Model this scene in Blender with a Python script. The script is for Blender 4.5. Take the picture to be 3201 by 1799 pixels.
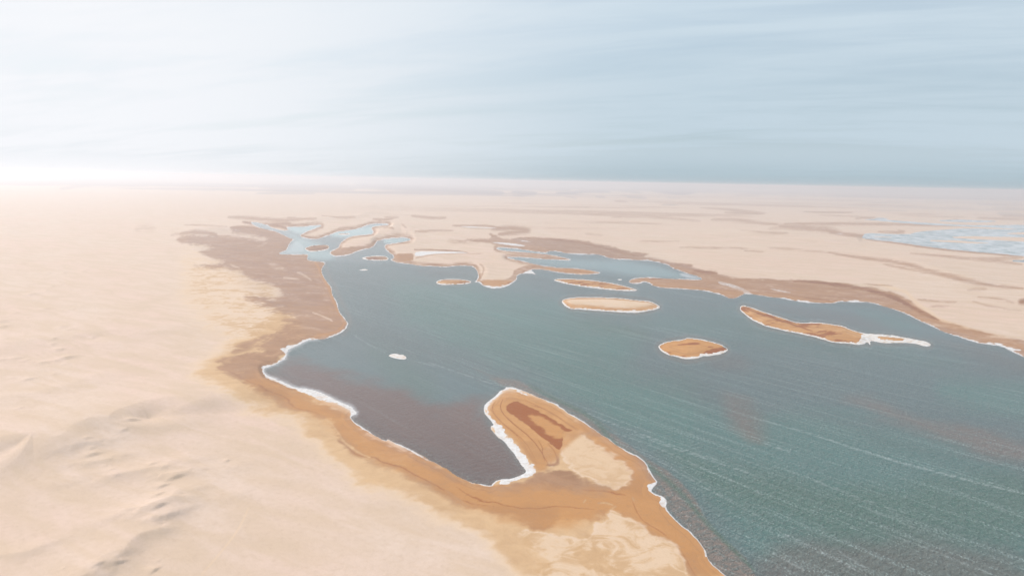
import bpy, math, time
import numpy as np
from mathutils import Matrix, Vector

for o in list(bpy.data.objects):
    bpy.data.objects.remove(o, do_unlink=True)
S = bpy.context.scene
COL = S.collection
R = math.radians

# ------------------------------------------------------------------ camera
CAM_H = 100.0
PITCH, ROLL = R(8.92), R(1.1)
SW, SH = 3201.0, 1799.0
LENS = 24.0
F = LENS / 36.0 * SW
c_r0 = np.array([1.0, 0, 0]); c_f = np.array([0, math.cos(PITCH), -math.sin(PITCH)])
c_u0 = np.array([0, math.sin(PITCH), math.cos(PITCH)])
c_r = c_r0 * math.cos(ROLL) + c_u0 * math.sin(ROLL)
c_u = c_u0 * math.cos(ROLL) - c_r0 * math.sin(ROLL)
cam_d = bpy.data.cameras.new('drone_camera'); cam = bpy.data.objects.new('drone_camera', cam_d)
COL.objects.link(cam); S.camera = cam
cam_d.lens = LENS; cam_d.sensor_width = 36.0; cam_d.clip_start = 0.5; cam_d.clip_end = 200000
M = Matrix(((c_r[0], c_u[0], -c_f[0]), (c_r[1], c_u[1], -c_f[1]), (c_r[2], c_u[2], -c_f[2]))).to_4x4()
M.translation = Vector((0, 0, CAM_H)); cam.matrix_world = M

# ------------------------------------------------------------------ view
S.view_settings.view_transform = 'Standard'; S.view_settings.look = 'None'
S.view_settings.exposure = 0.0; S.view_settings.gamma = 1.0
S.cycles.use_denoising = True
S.cycles.max_bounces = 6; S.cycles.volume_bounces = 1; S.cycles.diffuse_bounces = 2

# ------------------------------------------------------------------ sun
SUN_AZ, SUN_EL = R(-56), R(33)          # azimuth from +Y, negative = left
sun_dir = Vector((math.sin(SUN_AZ) * math.cos(SUN_EL), math.cos(SUN_AZ) * math.cos(SUN_EL), math.sin(SUN_EL)))
sl = bpy.data.lights.new('sun', 'SUN'); sl.energy = 4.2; sl.angle = R(0.5); sl.color = (1.0, 0.96, 0.91)
so = bpy.data.objects.new('sun', sl); COL.objects.link(so)
so.rotation_euler = (-sun_dir).to_track_quat('-Z', 'Y').to_euler()

# ------------------------------------------------------------------ node helper
class NT:
    def __init__(s, tree): s.t = tree; s.n = tree.nodes; s.l = tree.links
    def node(s, kind, **kw):
        n = s.n.new(kind)
        for k, v in kw.items(): setattr(n, k, v)
        return n
    def put(s, sock, v):
        if hasattr(v, 'is_output') or isinstance(v, bpy.types.NodeSocket): s.l.new(v, sock)
        elif v is not None: sock.default_value = v
    def math(s, op, a, b=None, c=None, clamp=False):
        n = s.node('ShaderNodeMath', operation=op, use_clamp=clamp)
        s.put(n.inputs[0], a); s.put(n.inputs[1], b)
        if c is not None: s.put(n.inputs[2], c)
        return n.outputs[0]
    def mix(s, f, a, b, mode='MIX'):
        n = s.node('ShaderNodeMix', data_type='RGBA', blend_type=mode)
        s.put(n.inputs[0], f)
        s.put(n.inputs[6], a if not isinstance(a, tuple) else (*a, 1)[:4])
        s.put(n.inputs[7], b if not isinstance(b, tuple) else (*b, 1)[:4])
        return n.outputs[2]
    def noise(s, vec, scale, detail=4, rough=0.55, dist=0.0):
        n = s.node('ShaderNodeTexNoise'); s.put(n.inputs['Vector'], vec)
        n.inputs['Scale'].default_value = scale; n.inputs['Detail'].default_value = detail
        n.inputs['Roughness'].default_value = rough; n.inputs['Distortion'].default_value = dist
        return n.outputs[0]
    def mapping(s, vec, loc=(0, 0, 0), rot=(0, 0, 0), scale=(1, 1, 1)):
        n = s.node('ShaderNodeMapping'); s.put(n.inputs[0], vec)
        n.inputs[1].default_value = loc; n.inputs[2].default_value = rot
        m = s.node('ShaderNodeMapping'); s.l.new(n.outputs[0], m.inputs[0]); m.inputs[3].default_value = scale
        return m.outputs[0]
    def range(s, v, a, b, c=0.0, d=1.0, smooth=True):
        n = s.node('ShaderNodeMapRange', interpolation_type='SMOOTHSTEP' if smooth else 'LINEAR')
        s.put(n.inputs[0], v)
        for i, x in zip((1, 2, 3, 4), (a, b, c, d)): s.put(n.inputs[i], x)
        return n.outputs[0]
    def attr(s, name):
        n = s.node('ShaderNodeAttribute', attribute_name=name)
        return n.outputs['Fac']

# ------------------------------------------------------------------ sky
W = bpy.data.worlds.new('World'); S.world = W; W.use_nodes = True
w = NT(W.node_tree); w.n.clear()
out = w.node('ShaderNodeOutputWorld'); bg = w.node('ShaderNodeBackground'); w.l.new(bg.outputs[0], out.inputs[0])
SKY_K = 0.1
bg.inputs[1].default_value = SKY_K
sky = w.node('ShaderNodeTexSky'); sky.sky_type = 'NISHITA'; sky.sun_disc = False
sky.sun_elevation = SUN_EL; sky.sun_rotation = -SUN_AZ if False else SUN_AZ
sky.air_density = 1.0; sky.dust_density = 2.5; sky.ozone_density = 1.0
tc = w.node('ShaderNodeTexCoord')
gen = tc.outputs['Generated']
sep = w.node('ShaderNodeSeparateXYZ'); w.l.new(gen, sep.inputs[0])
dx, dy, dz = sep.outputs
zc = w.math('ADD', w.math('MAXIMUM', dz, 0.0), 0.10)
px_ = w.math('DIVIDE', dx, zc); py_ = w.math('DIVIDE', dy, zc)
comb = w.node('ShaderNodeCombineXYZ'); w.l.new(px_, comb.inputs[0]); w.l.new(py_, comb.inputs[1])
cl = comb.outputs[0]
def K(r, g, b): return (r / SKY_K, g / SKY_K, b / SKY_K)
n1 = w.noise(w.mapping(cl, rot=(0, 0, R(20)), scale=(0.20, 0.80, 1)), 1.0, 6, 0.58, 1.1)
n2 = w.noise(w.mapping(cl, loc=(3, 7, 0), rot=(0, 0, R(28)), scale=(0.45, 1.8, 1)), 1.0, 6, 0.6, 1.0)
n3 = w.noise(w.mapping(cl, loc=(1, 2, 0), rot=(0, 0, R(12)), scale=(0.9, 3.2, 1)), 1.0, 7, 0.62, 0.8)
cir = w.math('ADD', w.math('ADD', w.math('MULTIPLY', n1, 0.50), w.math('MULTIPLY', n2, 0.32)), w.math('MULTIPLY', n3, 0.18))
cir = w.range(cir, 0.38, 0.56)
low = w.range(dz, 0.02, 0.17, 1.0, 0.0)                      # thick air low down hides the streaks
veil = w.math('ADD', w.math('MULTIPLY', cir, 0.21), 0.76)
veil = w.math('MAXIMUM', veil, w.math('MULTIPLY', low, 0.94))
veil_low = w.mix(w.range(dz, 0.0, 0.05), K(0.42, 0.545, 0.615), K(0.565, 0.68, 0.765))
veil_col = w.mix(w.range(dz, 0.08, 0.30), veil_low, K(0.645, 0.755, 0.84))
col = w.mix(veil, w.mix(1.0, sky.outputs[0], (0.75, 1.0, 1.15), 'MULTIPLY'), veil_col)
# bright air round the sun
GLOW_AZ, GLOW_EL = R(-50), R(6)
gd = (math.sin(GLOW_AZ) * math.cos(GLOW_EL), math.cos(GLOW_AZ) * math.cos(GLOW_EL), math.sin(GLOW_EL))
dt = w.node('ShaderNodeVectorMath', operation='DOT_PRODUCT'); w.l.new(gen, dt.inputs[0]); dt.inputs[1].default_value = gd
gl = w.range(dt.outputs['Value'], 0.42, 1.0)
gl = w.math('POWER', gl, 1.25)
gl = w.math('MULTIPLY', gl, w.math('SUBTRACT', 1.0, w.math('MULTIPLY', w.math('SUBTRACT', 1.0, cir), 0.22)))
lg = w.math('MULTIPLY', w.range(dz, 0.0, 0.10, 1.0, 0.0), w.range(dt.outputs['Value'], 0.62, 0.95))
gl = w.math('MAXIMUM', gl, lg)
col = w.mix(w.math('MULTIPLY', gl, 1.0), col, K(0.93, 0.945, 0.98))
w.l.new(col, bg.inputs[0])

# ------------------------------------------------------------------ picture <-> ground
def ground_pt(u, v):
    u = np.asarray(u, float); v = np.asarray(v, float)
    d = F * c_f[:, None] + (u.ravel() - SW / 2) * c_r[:, None] - (v.ravel() - SH / 2) * c_u[:, None]
    t = CAM_H / np.maximum(-d[2], 1e-3)
    return (d[0] * t).reshape(u.shape), (d[1] * t).reshape(u.shape)
def pix(x, y):
    p = np.stack([x, y, np.full_like(x, -CAM_H)])
    zf = np.tensordot(c_f, p, 1); ok = zf > 1.0; zf = np.where(ok, zf, 1.0)
    u = SW / 2 + F * np.tensordot(c_r, p, 1) / zf
    v = SH / 2 - F * np.tensordot(c_u, p, 1) / zf
    return np.where(ok, u, -9e4), np.where(ok, v, 9e4)

# crops the outlines were read from: origin in the photograph, all at the same enlargement
CR = dict(A=(400, 640), B=(1200, 640), C=(2000, 640), D=(2401, 640), E=(600, 1000), K=(0, 1000), F=(1400, 1000),
          G=(2200, 1000), H=(800, 1349), I=(1600, 1349), J=(2401, 1349), L=(0, 1349), S=None,
          N=(0, 480), O=(800, 530), P=(1600, 530), Q=(2401, 530))
def tr(txt):
    """'A 1,2 3,4 B 5,6' -> array of photograph coordinates"""
    o = None; r = []
    for tok in txt.split():
        if tok in CR: o = CR[tok]; sc = 1.0 if o is None else 3.2175; o = o or (0, 0); continue
        a, b = tok.split(','); r.append((o[0] + float(a) / sc, o[1] + float(b) / sc))
    return np.array(r)

# ------------------------------------------------------------------ noise
def _hash(ix, iy, seed):
    h = (ix.astype(np.int64) * 374761393 + iy.astype(np.int64) * 668265263 + seed * 1442695041) & 0xffffffff
    h = ((h ^ (h >> 13)) * 1274126177) & 0xffffffff
    h = ((h ^ (h >> 16)) * 2246822519) & 0xffffffff
    return (h ^ (h >> 15)) & 0xffff
def perlin(x, y, seed=0):
    ix = np.floor(x); iy = np.floor(y); fx = x - ix; fy = y - iy
    sx = fx * fx * fx * (fx * (fx * 6 - 15) + 10); sy = fy * fy * fy * (fy * (fy * 6 - 15) + 10)
    def g(i, j):
        a = _hash(ix + i, iy + j, seed) * (2 * math.pi / 65536)
        return np.cos(a) * (fx - i) + np.sin(a) * (fy - j)
    a = g(0, 0) * (1 - sx) + g(1, 0) * sx; b = g(0, 1) * (1 - sx) + g(1, 1) * sx
    return (a * (1 - sy) + b * sy) * 1.5
def fbm(x, y, sc, oct=4, seed=0, rough=0.5, rot=0.0, st=1.0):
    c, s_ = math.cos(rot), math.sin(rot)
    X = (x * c + y * s_) / (sc * st); Y = (-x * s_ + y * c) / sc
    r = 0; a = 1.0
    for k in range(oct):
        r = r + a * perlin(X + 17.3 * k, Y - 9.1 * k, seed + k); X = X * 2.03; Y = Y * 2.03; a *= rough
    return r

# ------------------------------------------------------------------ outlines
def smooth_closed(p, it=2):
    for _ in range(it):
        q = np.roll(p, -1, 0)
        p = np.stack([0.75 * p + 0.25 * q, 0.25 * p + 0.75 * q], 1).reshape(-1, 2)
    return p
def smooth_open(p, it=2):
    for _ in range(it):
        a, b = p[:-1], p[1:]
        m = np.stack([0.75 * a + 0.25 * b, 0.25 * a + 0.75 * b], 1).reshape(-1, p.shape[1])
        p = np.concatenate([p[:1], m, p[-1:]])
    return p
def sdf_poly(u, v, pts, reach=60, smooth=1):
    """signed distance in photograph pixels, positive inside, capped at +-reach"""
    p = smooth_closed(pts, smooth) if smooth else pts
    res = np.full(u.shape, -float(reach)); uf = u.ravel(); vf = v.ravel(); rf = res.ravel()
    x0, y0 = p.min(0) - reach; x1, y1 = p.max(0) + reach
    idx = np.nonzero((uf > x0) & (uf < x1) & (vf > y0) & (vf < y1))[0]
    if len(idx) == 0: return res
    U = uf[idx]; V = vf[idx]
    order = np.argsort(V, kind='stable'); idx = idx[order]; U = U[order]; V = V[order]
    d2 = np.full(len(U), float(reach) ** 2); ins = np.zeros(len(U), bool)
    q = np.roll(p, -1, 0)
    for (ax, ay), (bx, by) in zip(p, q):
        lo, hi = min(ay, by), max(ay, by)
        i0 = np.searchsorted(V, lo - reach); i1 = np.searchsorted(V, hi + reach)
        uu = U[i0:i1]; vv = V[i0:i1]
        ex, ey = bx - ax, by - ay; L = ex * ex + ey * ey + 1e-9
        near = (uu > min(ax, bx) - reach) & (uu < max(ax, bx) + reach)
        k = np.nonzero(near)[0]
        if len(k):
            wx = uu[k] - ax; wy = vv[k] - ay
            t = np.clip((wx * ex + wy * ey) / L, 0, 1)
            dd = (wx - t * ex) ** 2 + (wy - t * ey) ** 2
            seg = d2[i0:i1]; seg[k] = np.minimum(seg[k], dd)
        if ay != by:
            j0 = np.searchsorted(V, lo, 'left'); j1 = np.searchsorted(V, hi, 'left')
            xx = ax + (V[j0:j1] - ay) * ex / ey
            ins[j0:j1] ^= (U[j0:j1] < xx)
    d = np.sqrt(d2); rf[idx] = np.where(ins, d, -d)
    return rf.reshape(u.shape)
def stroke(u, v, pts, w0, soft=0.5, smooth=2):
    """0..1 mask of a tapering brush mark; pts (n,2), w0 half width in px at the middle"""
    p = smooth_open(pts, smooth); n = len(p); uf = u.ravel(); vf = v.ravel()
    m = np.zeros(uf.shape); R_ = w0 + 2
    x0, y0 = p.min(0) - R_; x1, y1 = p.max(0) + R_
    idx = np.nonzero((uf > x0) & (uf < x1) & (vf > y0) & (vf < y1))[0]
    if len(idx) == 0: return m.reshape(u.shape)
    U = uf[idx]; V = vf[idx]; best = np.zeros(len(U))
    for i in range(n - 1):
        a, b = p[i], p[i + 1]; e = b - a; L = e @ e + 1e-9
        t = np.clip(((U - a[0]) * e[0] + (V - a[1]) * e[1]) / L, 0, 1)
        d = np.hypot(U - a[0] - t * e[0], V - a[1] - t * e[1])
        g = (i + t) / (n - 1); ww = w0 * np.sqrt(np.clip(4 * g * (1 - g), 0.0, 1)) + 0.3
        best = np.maximum(best, np.clip((1 - d / ww) / max(soft, 1e-3), 0, 1))
    m[idx] = best
    return m.reshape(u.shape)
def sstep(x, a, b):
    t = np.clip((x - a) / (b - a), 0, 1); return t * t * (3 - 2 * t)

LAGOON = tr('''S 2900,2700 2500,2050 2330,1860
I 2150,1448 2040,1350 1965,1275 1955,1190 1890,1110 1800,1010 1700,930 1610,850 1545,770 1560,700 1520,660 1410,610 1400,580 1470,515 1440,470 1390,400 1350,310 1300,265 1180,210 1060,130 960,60
F 1513,1123 1400,1040 1280,975 1190,915 1080,840 960,790 860,745 740,700 640,675 580,680 520,715 490,760 430,805 375,850 360,910 380,950 430,1010 470,1050 420,1075 480,1150 560,1210 620,1290 700,1380
I 96,325 140,370 145,400 110,430 0,470
H 2440,480 2380,515 2370,545 2290,525 2200,515 2100,480 1980,410 1880,350 1700,262 1500,155 1330,70
E 1950,1215 1800,1130 1680,1060 1610,1000 1590,960 1670,940 1620,880 1560,850 1450,805 1330,740 1240,705 1130,690 1050,690 950,640 850,595 760,565 725,530 720,490 760,470 840,440 920,400 950,370 955,310 1000,280 1080,250 1140,215 1180,195 1300,185 1400,170 1480,140 1550,90 1570,40
A 2215,1190 2180,1140 2120,1070 2105,980 2060,910 2050,870 2050,830 2000,770 1960,710 1945,650 1970,610 1990,580 1930,570 1830,560 1800,545 1815,500 1790,495 1700,500 1560,495 1510,490 1560,470 1600,450 1615,410 1640,370 1675,345 1620,330 1540,290 1470,260 1390,245 1300,220 1225,175 1290,175 1400,205 1440,230 1510,250 1590,262 1620,250 1590,230 1640,222 1760,222 1880,210 1960,206 1880,235 1790,270 1725,305 1750,330 1830,345 1900,345 1970,325 2040,300 2110,270 2160,264 2240,255 2330,235 2400,210 2450,192 2560,188 2635,200 2526,206 2436,225 2477,286 2400,300 2300,305 2230,320 2180,345 2130,390 2120,430 2070,450 2025,475 2040,500 2080,520 2150,515 2220,505 2290,475 2370,450 2450,430 2490,400 2505,362 2574,348
B 100,336 180,330 250,338 275,352 200,370 100,385 5,398 10,440 45,475 95,508 100,538 60,548 100,570 150,585 300,600 340,612 500,618 640,625 740,612 860,610 920,635 945,680 950,720 935,760 905,775 960,780 1000,815 1060,835 1130,840 1220,825 1290,790 1340,750 1335,710 1400,690 1480,685 1540,700 1490,670 1475,650 1530,645 1640,655 1700,670 1780,685 1900,695 2060,700 2200,688 2100,660 2050,650 1900,635 1750,630 1600,615 1550,600 1480,585 1400,565 1330,550 1230,528 1280,525 1400,530 1520,540 1600,545 1700,550 1850,560 1890,553 1820,530 1720,510 1660,500 1500,480 1330,470 1180,455 1120,435 1180,430 1300,440 1420,455 1560,475 1640,485 1655,465 1700,462 1800,480 1900,495 2040,500 2150,498 2200,510 2240,530 2350,550 2450,550
C 0,558 100,560 200,580 290,605 320,635 400,660 480,690 560,710 630,745 600,752 500,750 350,742 200,735 50,725
B 2500,740 2460,765 2480,790 2574,793
C 30,775 80,780 140,815 200,830 330,840 500,850 640,862 740,885 820,905 900,937 960,935 1010,920 1045,890 1150,900 1230,915 1400,935 1530,960 1700,985 1850,990 1960,985 2020,970 2100,975 2200,980 2280,975 2340,990 2450,1015
D 1284,1055 1400,1100 1520,1165 1640,1215 1750,1270 1900,1320 2050,1370 2180,1400 2350,1420 2400,1448
S 3201,1116 3320,1160 3650,1290 4300,1500 5200,1900 6000,2900''')
FAR_LAGOON = tr('''D 940,330 1000,345 1300,375 1600,420 1900,455 2200,480 2574,515 2900,540 3400,560 3400,220 2900,225 2574,200 2300,205 2000,205 1750,192 1450,172 1200,152 1080,140 940,148 1060,155 1300,178 1600,200 1900,215 2250,225 2400,238 2100,238 1900,240 1700,256 1540,268 1480,280 1420,297 1200,292 980,285 960,308''')
FAR_BARS = [tr('D 1000,318 1150,316 1320,334 1150,330'), tr('D 1800,325 2000,312 2250,318 2574,325 3000,330 3000,385 2574,372 2200,348 1950,340'),
            tr('D 1550,356 1800,352 2100,372 2250,385 2150,392 1900,382 1700,370'),
            tr('D 2350,290 2574,272 3000,270 3000,300 2574,300'),
            tr('D 2150,232 2400,236 2540,243 2400,246 2200,242')]
STRIPS = [tr('D 1680,157 1900,148 2120,158 2350,162 2180,176 1950,172 1780,166'), tr('D 2410,560 2574,553 2800,556 2800,580 2574,576 2480,570'),
          tr('D 1090,128 1220,138 1160,150 1060,146')]

# ------------------------------------------------------------------ ground and water grids
t0 = time.time()
ST = 0.062
az = np.concatenate([np.arange(-180, -60, 4.0), np.arange(-60, -44, 0.5), np.arange(-44, 44, ST), np.arange(44, 60, 0.5), np.arange(60, 180, 4.0)])
dep = np.concatenate([[86, 78, 70, 62, 56, 51, 47, 44, 41, 39, 37, 36], np.arange(35, 3.0, -ST), np.arange(3.0, 0.4, -0.04), [0.37, 0.34, 0.31, 0.28, 0.25, 0.22, 0.19, 0.16, 0.13, 0.1]])
AZ, DEP = np.meshgrid(np.radians(az), np.radians(dep))
DIST = CAM_H / np.tan(DEP)
X = DIST * np.sin(AZ); Y = DIST * np.cos(AZ)
U, V = pix(X, Y)
NR, NC = X.shape

def fbm_px(amp, sc_px, seed, oct=4):
    """edge wobble in px whose grain follows the ground (foreshortened with distance)"""
    k = np.maximum(DIST, 60) / F
    return amp * fbm(X / 1.0, Y / 1.0, sc_px, oct, seed)
WOB1 = fbm(X, Y, 5.0, 4, 5); WOB2 = fbm(X, Y, 22.0, 5, 11); WOB3 = fbm(X, Y, 90.0, 5, 23); WOB4 = fbm(X, Y, 60.0, 5, 37, 0.6, R(20), 3.0)
WOB1b = fbm(X, Y, 4.0, 4, 305); WOB2b = fbm(X, Y, 24.0, 5, 311)
near = np.clip(400.0 / DIST, 0.12, 1.4)      # px wobble shrinks with distance
shore_w = (1.1 * WOB1 + 1.3 * WOB2) * near * 1.6
Ws = V + shore_w
sd_lag = sdf_poly(U, Ws, LAGOON, 60, 1)
sd_far = sdf_poly(U, V + 2.0 * WOB2 * near, FAR_LAGOON, 30, 1)
for b in FAR_BARS: sd_far = np.minimum(sd_far, -sdf_poly(U, V, b, 30, 1))
for b in STRIPS: sd_far = np.maximum(sd_far, sdf_poly(U, V, b, 30, 1))
sd = np.maximum(sd_lag, sd_far)              # + in water

A = {k: np.zeros_like(X) for k in ('wet', 'rust', 'salt', 'mottle', 'ochre', 'grey')}
def paint(k, txt, s=1.0, soft=3.0, wob=0.0, smooth=1, sub=False):
    f = sdf_poly(U + wob * 0.8 * (WOB2b * 0.7 + WOB1b * 0.4) * near, V + wob * (WOB2 * 0.6 + WOB1 * 0.4) * near, tr(txt), max(30, soft * 2), smooth)
    sf = soft * np.clip(near * 1.3, 0.3, 1.0); m = sstep(f / sf, -1, 1) * abs(s)
    if s < 0: A[k] *= (1 - m)
    else: A[k] = np.maximum(A[k], m)
def brush(k, txt, wd, s=1.0, soft=0.6, wob=0.0):
    m = stroke(U, V + wob * WOB2 * near, tr(txt), wd, soft) * abs(s)
    if s < 0: A[k] *= (1 - m)
    else: A[k] = np.maximum(A[k], m)

# --- ochre damp margin along the near left shore
paint('ochre', '''A 2300,1500 1900,1330 1740,1150 1500,1000 1400,1150 1200,1280 1000,1400 E 60,480 0,520 0,600 120,650 350,780 600,910 800,960 980,1000 1080,1080 1160,1180 1260,1290 1350,1448
H 560,60 600,150 700,260 850,380 960,440 1010,520 1100,580 1250,620 1450,680 1650,750 1800,850 1950,900 2100,960 2250,1040 2350,1140 2430,1240 2574,1448
S 1640,1830 2350,1870 2280,1799 2000,1520 1800,1280 1560,1200 1500,1400 1300,1500 1000,1250 900,1100''', 0.84, 34, 22)
paint('ochre', '''A 560,500 1100,640 1500,760 1500,1000 1750,1150 1500,1300 1200,1448 900,1300 700,1060 560,1040 530,900 560,700''', 0.30, 45, 30)
paint('mottle', '''A 500,400 900,420 1150,640 1500,760 1650,900 1750,1180 1500,1300 1200,1448 900,1300 560,1040 530,700''', 1.0, 50, 30)
# --- brown wet flats, left
paint('wet', '''A 1280,1500 1350,1380 1450,1290 1560,1250 1530,1180 1720,1150 1600,1100 1400,1040 1250,980 1150,930 1300,920 1500,950 1570,890 1450,800 1300,770 1180,720 1140,660 1000,640 800,630 620,622 800,600 1000,580 850,540 760,500 700,475 800,450 880,430 820,405 560,400 480,360 520,310 900,310 1100,320 1250,350 1400,365 1400,340 1200,300 1060,290 1030,240 1200,220 1320,225
A 1500,250 1700,350 1850,500 2100,580 2150,800 2400,1200 2000,1400 1700,1448
E 1000,300 760,500 900,700 1400,900 1650,960 1700,1100 2574,1500 H 1900,330 2250,540 2400,560 2574,545 I 100,500 250,400
I 350,380 560,370 650,440 780,560 1000,590 1200,560 1230,400 1090,290 940,190 850,110 760,40 700,0 F 1800,1448 1400,1240 1250,1090 1400,1000 1700,1150
I 1800,500 1600,800 2250,1448 1850,1448 1770,1330 1620,1160 1540,1080 1440,1060 1290,940 1200,860 1100,820 1080,770 980,770 900,850 750,920 500,900 350,1000 150,940 0,830
H 2400,850 2200,780 2000,700 1800,560 1500,430 1250,330 1050,240 900,120 830,0 E 1400,1060 1300,990 1100,900 900,830 760,760 500,620 330,540 240,480 270,440 400,400 500,350 680,290 820,180 900,100''', 0.80, 11, 20)
paint('ochre', '''I 500,600 900,620 1200,580 1350,560 2250,1448 1900,1448 1700,1200 1500,1000 1300,900 1100,760 900,800 700,800''', 0.4, 14, 6)
paint('rust', 'E 500,620 760,760 1000,870 1400,1060 H 830,0 1050,240 1500,430 2000,700 2400,850 I 150,940 350,1000 700,950 1000,770 1300,940 1770,1330 1850,1500 2350,1500 1600,800 1400,500 1100,100 800,0 700,40 900,300 1250,400 1100,620 400,560 0,600 H 2300,600 1800,380 E 1620,1040 1500,900 1000,740 700,580', 0.85, 22, 14)
paint('grey', 'A 560,300 1000,200 1700,330 1800,600 1950,800 2000,1000 1600,1150 1300,960 1000,640 700,480', 0.12, 30, 14)
# brighter orange just above the water line, near shore
for t, wd, s in (('E 720,560 1000,720 1300,830 1500,890 1600,960 1650,1050 1900,1200 2200,1370 H 1900,370 2100,500 2300,555 2574,545', 13, 1.0),
                 ('E 1130,215 1250,160 1400,140 1500,90 1540,20', 7, 0.8), ('A 1870,560 1930,650 1980,770 2040,870 2060,960 2120,1080 2170,1180', 7, .8),
                 ('I 0,580 300,560 500,600', 24, 0.7), ('I 900,60 1200,260 1330,400 1330,560 1380,700 1500,820 1700,1010 1900,1230 2100,1448', 20, 1.0)):
    brush('rust', t, wd, s * 0.62, 0.9, 3)
# darker wet streaks following the shore
for t, wd, s in (('E 260,480 400,560 700,690 900,800 1100,880 1350,1010', 16, .5), ('H 830,60 1000,190 1200,280 1500,420 1800,560 2100,700 2400,760', 20, .55),
                 ('H 2000,560 2200,680 2574,740 I 200,760 600,760 900,780', 18, .6), ('I 1200,680 1300,880 1500,1000 1640,1150 1750,1270 1850,1448', 20, .6),
                 ('I 700,560 900,600 1150,640', 22, .6), ('A 1500,950 1800,900 1900,830 1850,760', 20, .3), ('A 900,430 1200,520 1500,600 1700,700', 32, .35),
                 ('E 400,320 600,240 760,150', 12, .3)):
    brush('wet', t, wd * 1.4, min(s + 0.45, 0.955), 1.0, 10)
# dry pale sand back on the near headland
PATCHES = ['F 1180,1140 1330,1130 1400,1190 1480,1230 1590,1300 1720,1400 1850,1500 I 1080,280 1230,390 1220,480 1120,560 1050,580 900,520 780,500 700,460 620,400 560,300 510,170 530,60 F 1050,1448 980,1340 1130,1330 1160,1200',
           'I 800,912 960,880 975,770 1080,785 1130,850 1200,880 1280,940 1380,1020 1450,1060 1530,1080 1620,1150 1700,1230 1750,1350 1780,1500 260,1500 230,1330 130,1180 80,1080 110,960 350,1050 600,1100 750,1060 830,990']
for p in PATCHES:
    for k in ('wet', 'rust', 'ochre'): paint(k, p, -0.97, 9, 20)
paint('ochre', PATCHES[0], 0.60, 9, 20); paint('ochre', PATCHES[1], 0.50, 9, 20); paint('mottle', PATCHES[1], 0.8, 8, 6); paint('mottle', PATCHES[0], 0.35, 8, 6)
paint('ochre', 'I 620,1100 900,1130 1100,1280 1300,1380 1250,1500 900,1400 600,1300 500,1200', 0.80, 26, 30)
paint('ochre', 'I -50,900 120,1000 220,1200 380,1330 420,1500 100,1500 -100,1200', 0.80, 20, 26)
# rusty bowl on the headland
paint('rust', 'F 640,680 900,770 1200,930 1500,1130 1330,1140 1150,1320 1050,1448 I 370,300 340,380 260,400 200,300 0,60 F 480,1050 400,930 400,850', 0.85, 10, 4)
paint('wet', 'F 480,800 640,700 900,790 1200,930 1400,1080 1300,1140 1150,1320 1050,1448 I 370,300 340,380 260,400 200,300 0,60 F 480,1050 420,930', 0.45, 10, 5)
paint('wet', 'F 570,880 640,820 720,812 900,900 1020,960 1200,1080 1278,1115 1230,1140 1150,1130 1165,1200 1155,1290 1120,1328 1000,1230 850,1110 700,1010 590,930', 1.0, 4, 5)
paint('rust', 'F 570,880 640,820 720,812 900,900 1020,960 1200,1080 1278,1115 1230,1140 1150,1130 1165,1200 1155,1290 1120,1328 1000,1230 850,1110 700,1010 590,930', 1.0, 7, 5)
paint('wet', 'F 790,930 950,980 1080,1050 1150,1100 1150,1190 1050,1170 950,1080 850,1020', -0.25, 9, 8)
for t, wd, s in (('F 560,790 520,870 560,960 700,1080 850,1200 950,1350 1010,1448', 6, .96), ('F 480,820 440,880 480,980 640,1110 780,1230 880,1400', 5, .93), ('F 640,790 760,800 900,860 1040,930 1180,1030 1300,1100', 4, .92), ('F 1000,1240 1080,1330 1120,1448 I 340,330', 8, .9),
                 ('F 430,900 560,1060 720,1190 800,1320 900,1448', 4, .90), ('F 900,1200 960,1300 I 300,200 330,300', 6, .92),
                 ('F 820,850 1000,900 1150,1000 1300,1120', 6, .9)):
    brush('wet', t, wd, s, 0.7, 2)
# rust brown margin of the far shore
paint('wet', '''B 1040,275 1150,320 1220,350 1440,322 1700,345 2070,360 2100,400 2300,420 2450,470 2574,485 C 110,490 20,530 200,560 350,585 540,600 520,640 780,660 770,700 900,730 1080,745 1500,755 1850,770 2100,800 2300,830 2500,870
D 1290,905 1430,960 1520,1050 1600,1100 1720,1160 1850,1200 2050,1250 2300,1330 2574,1375 S 3400,1130 3300,1170 D 2300,1440 1700,1270 1300,1080 900,980 C 1700,1010 1100,930 900,960 300,860 0,850 B 2450,820 2400,740 C 100,660 B 2300,560 1900,540 1640,480 1300,440 1000,372 640,365 900,350 1100,345''', 0.76, 5, 12)
paint('grey', 'B 1100,330 1700,345 2300,420 C 400,590 900,730 1850,770 2500,870 D 1500,1050 1400,1080 900,960 C 1800,960 1200,880 300,800 0,700 B 2000,500', 0.12, 8, 8)
paint('rust', '''C 0,560 500,640 1000,745 1850,770 2500,870 D 1430,960 1720,1160 2574,1375 2574,1500 1300,1080 C 900,1000 0,850''', 0.25, 6, 5)
brush('wet', 'D 250,765 600,790 900,835 1150,890 1350,970 1480,1050 1600,1110 1720,1160', 10, 1.0, .5, 4)
brush('wet', 'C 540,660 650,680 780,690', 7, 1.0, .5, 2); brush('wet', 'C 1640,930 1800,950 1920,970', 6, .95, .8, 3)
brush('wet', 'B 1440,335 1700,350 1950,375 2200,430 2400,480 2560,520', 9, .95, .8, 4)
brush('ochre', 'D 1100,800 1400,870 1450,960 1600,1060 1750,1170 2100,1270', 9, .5, .9, 5)
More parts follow.
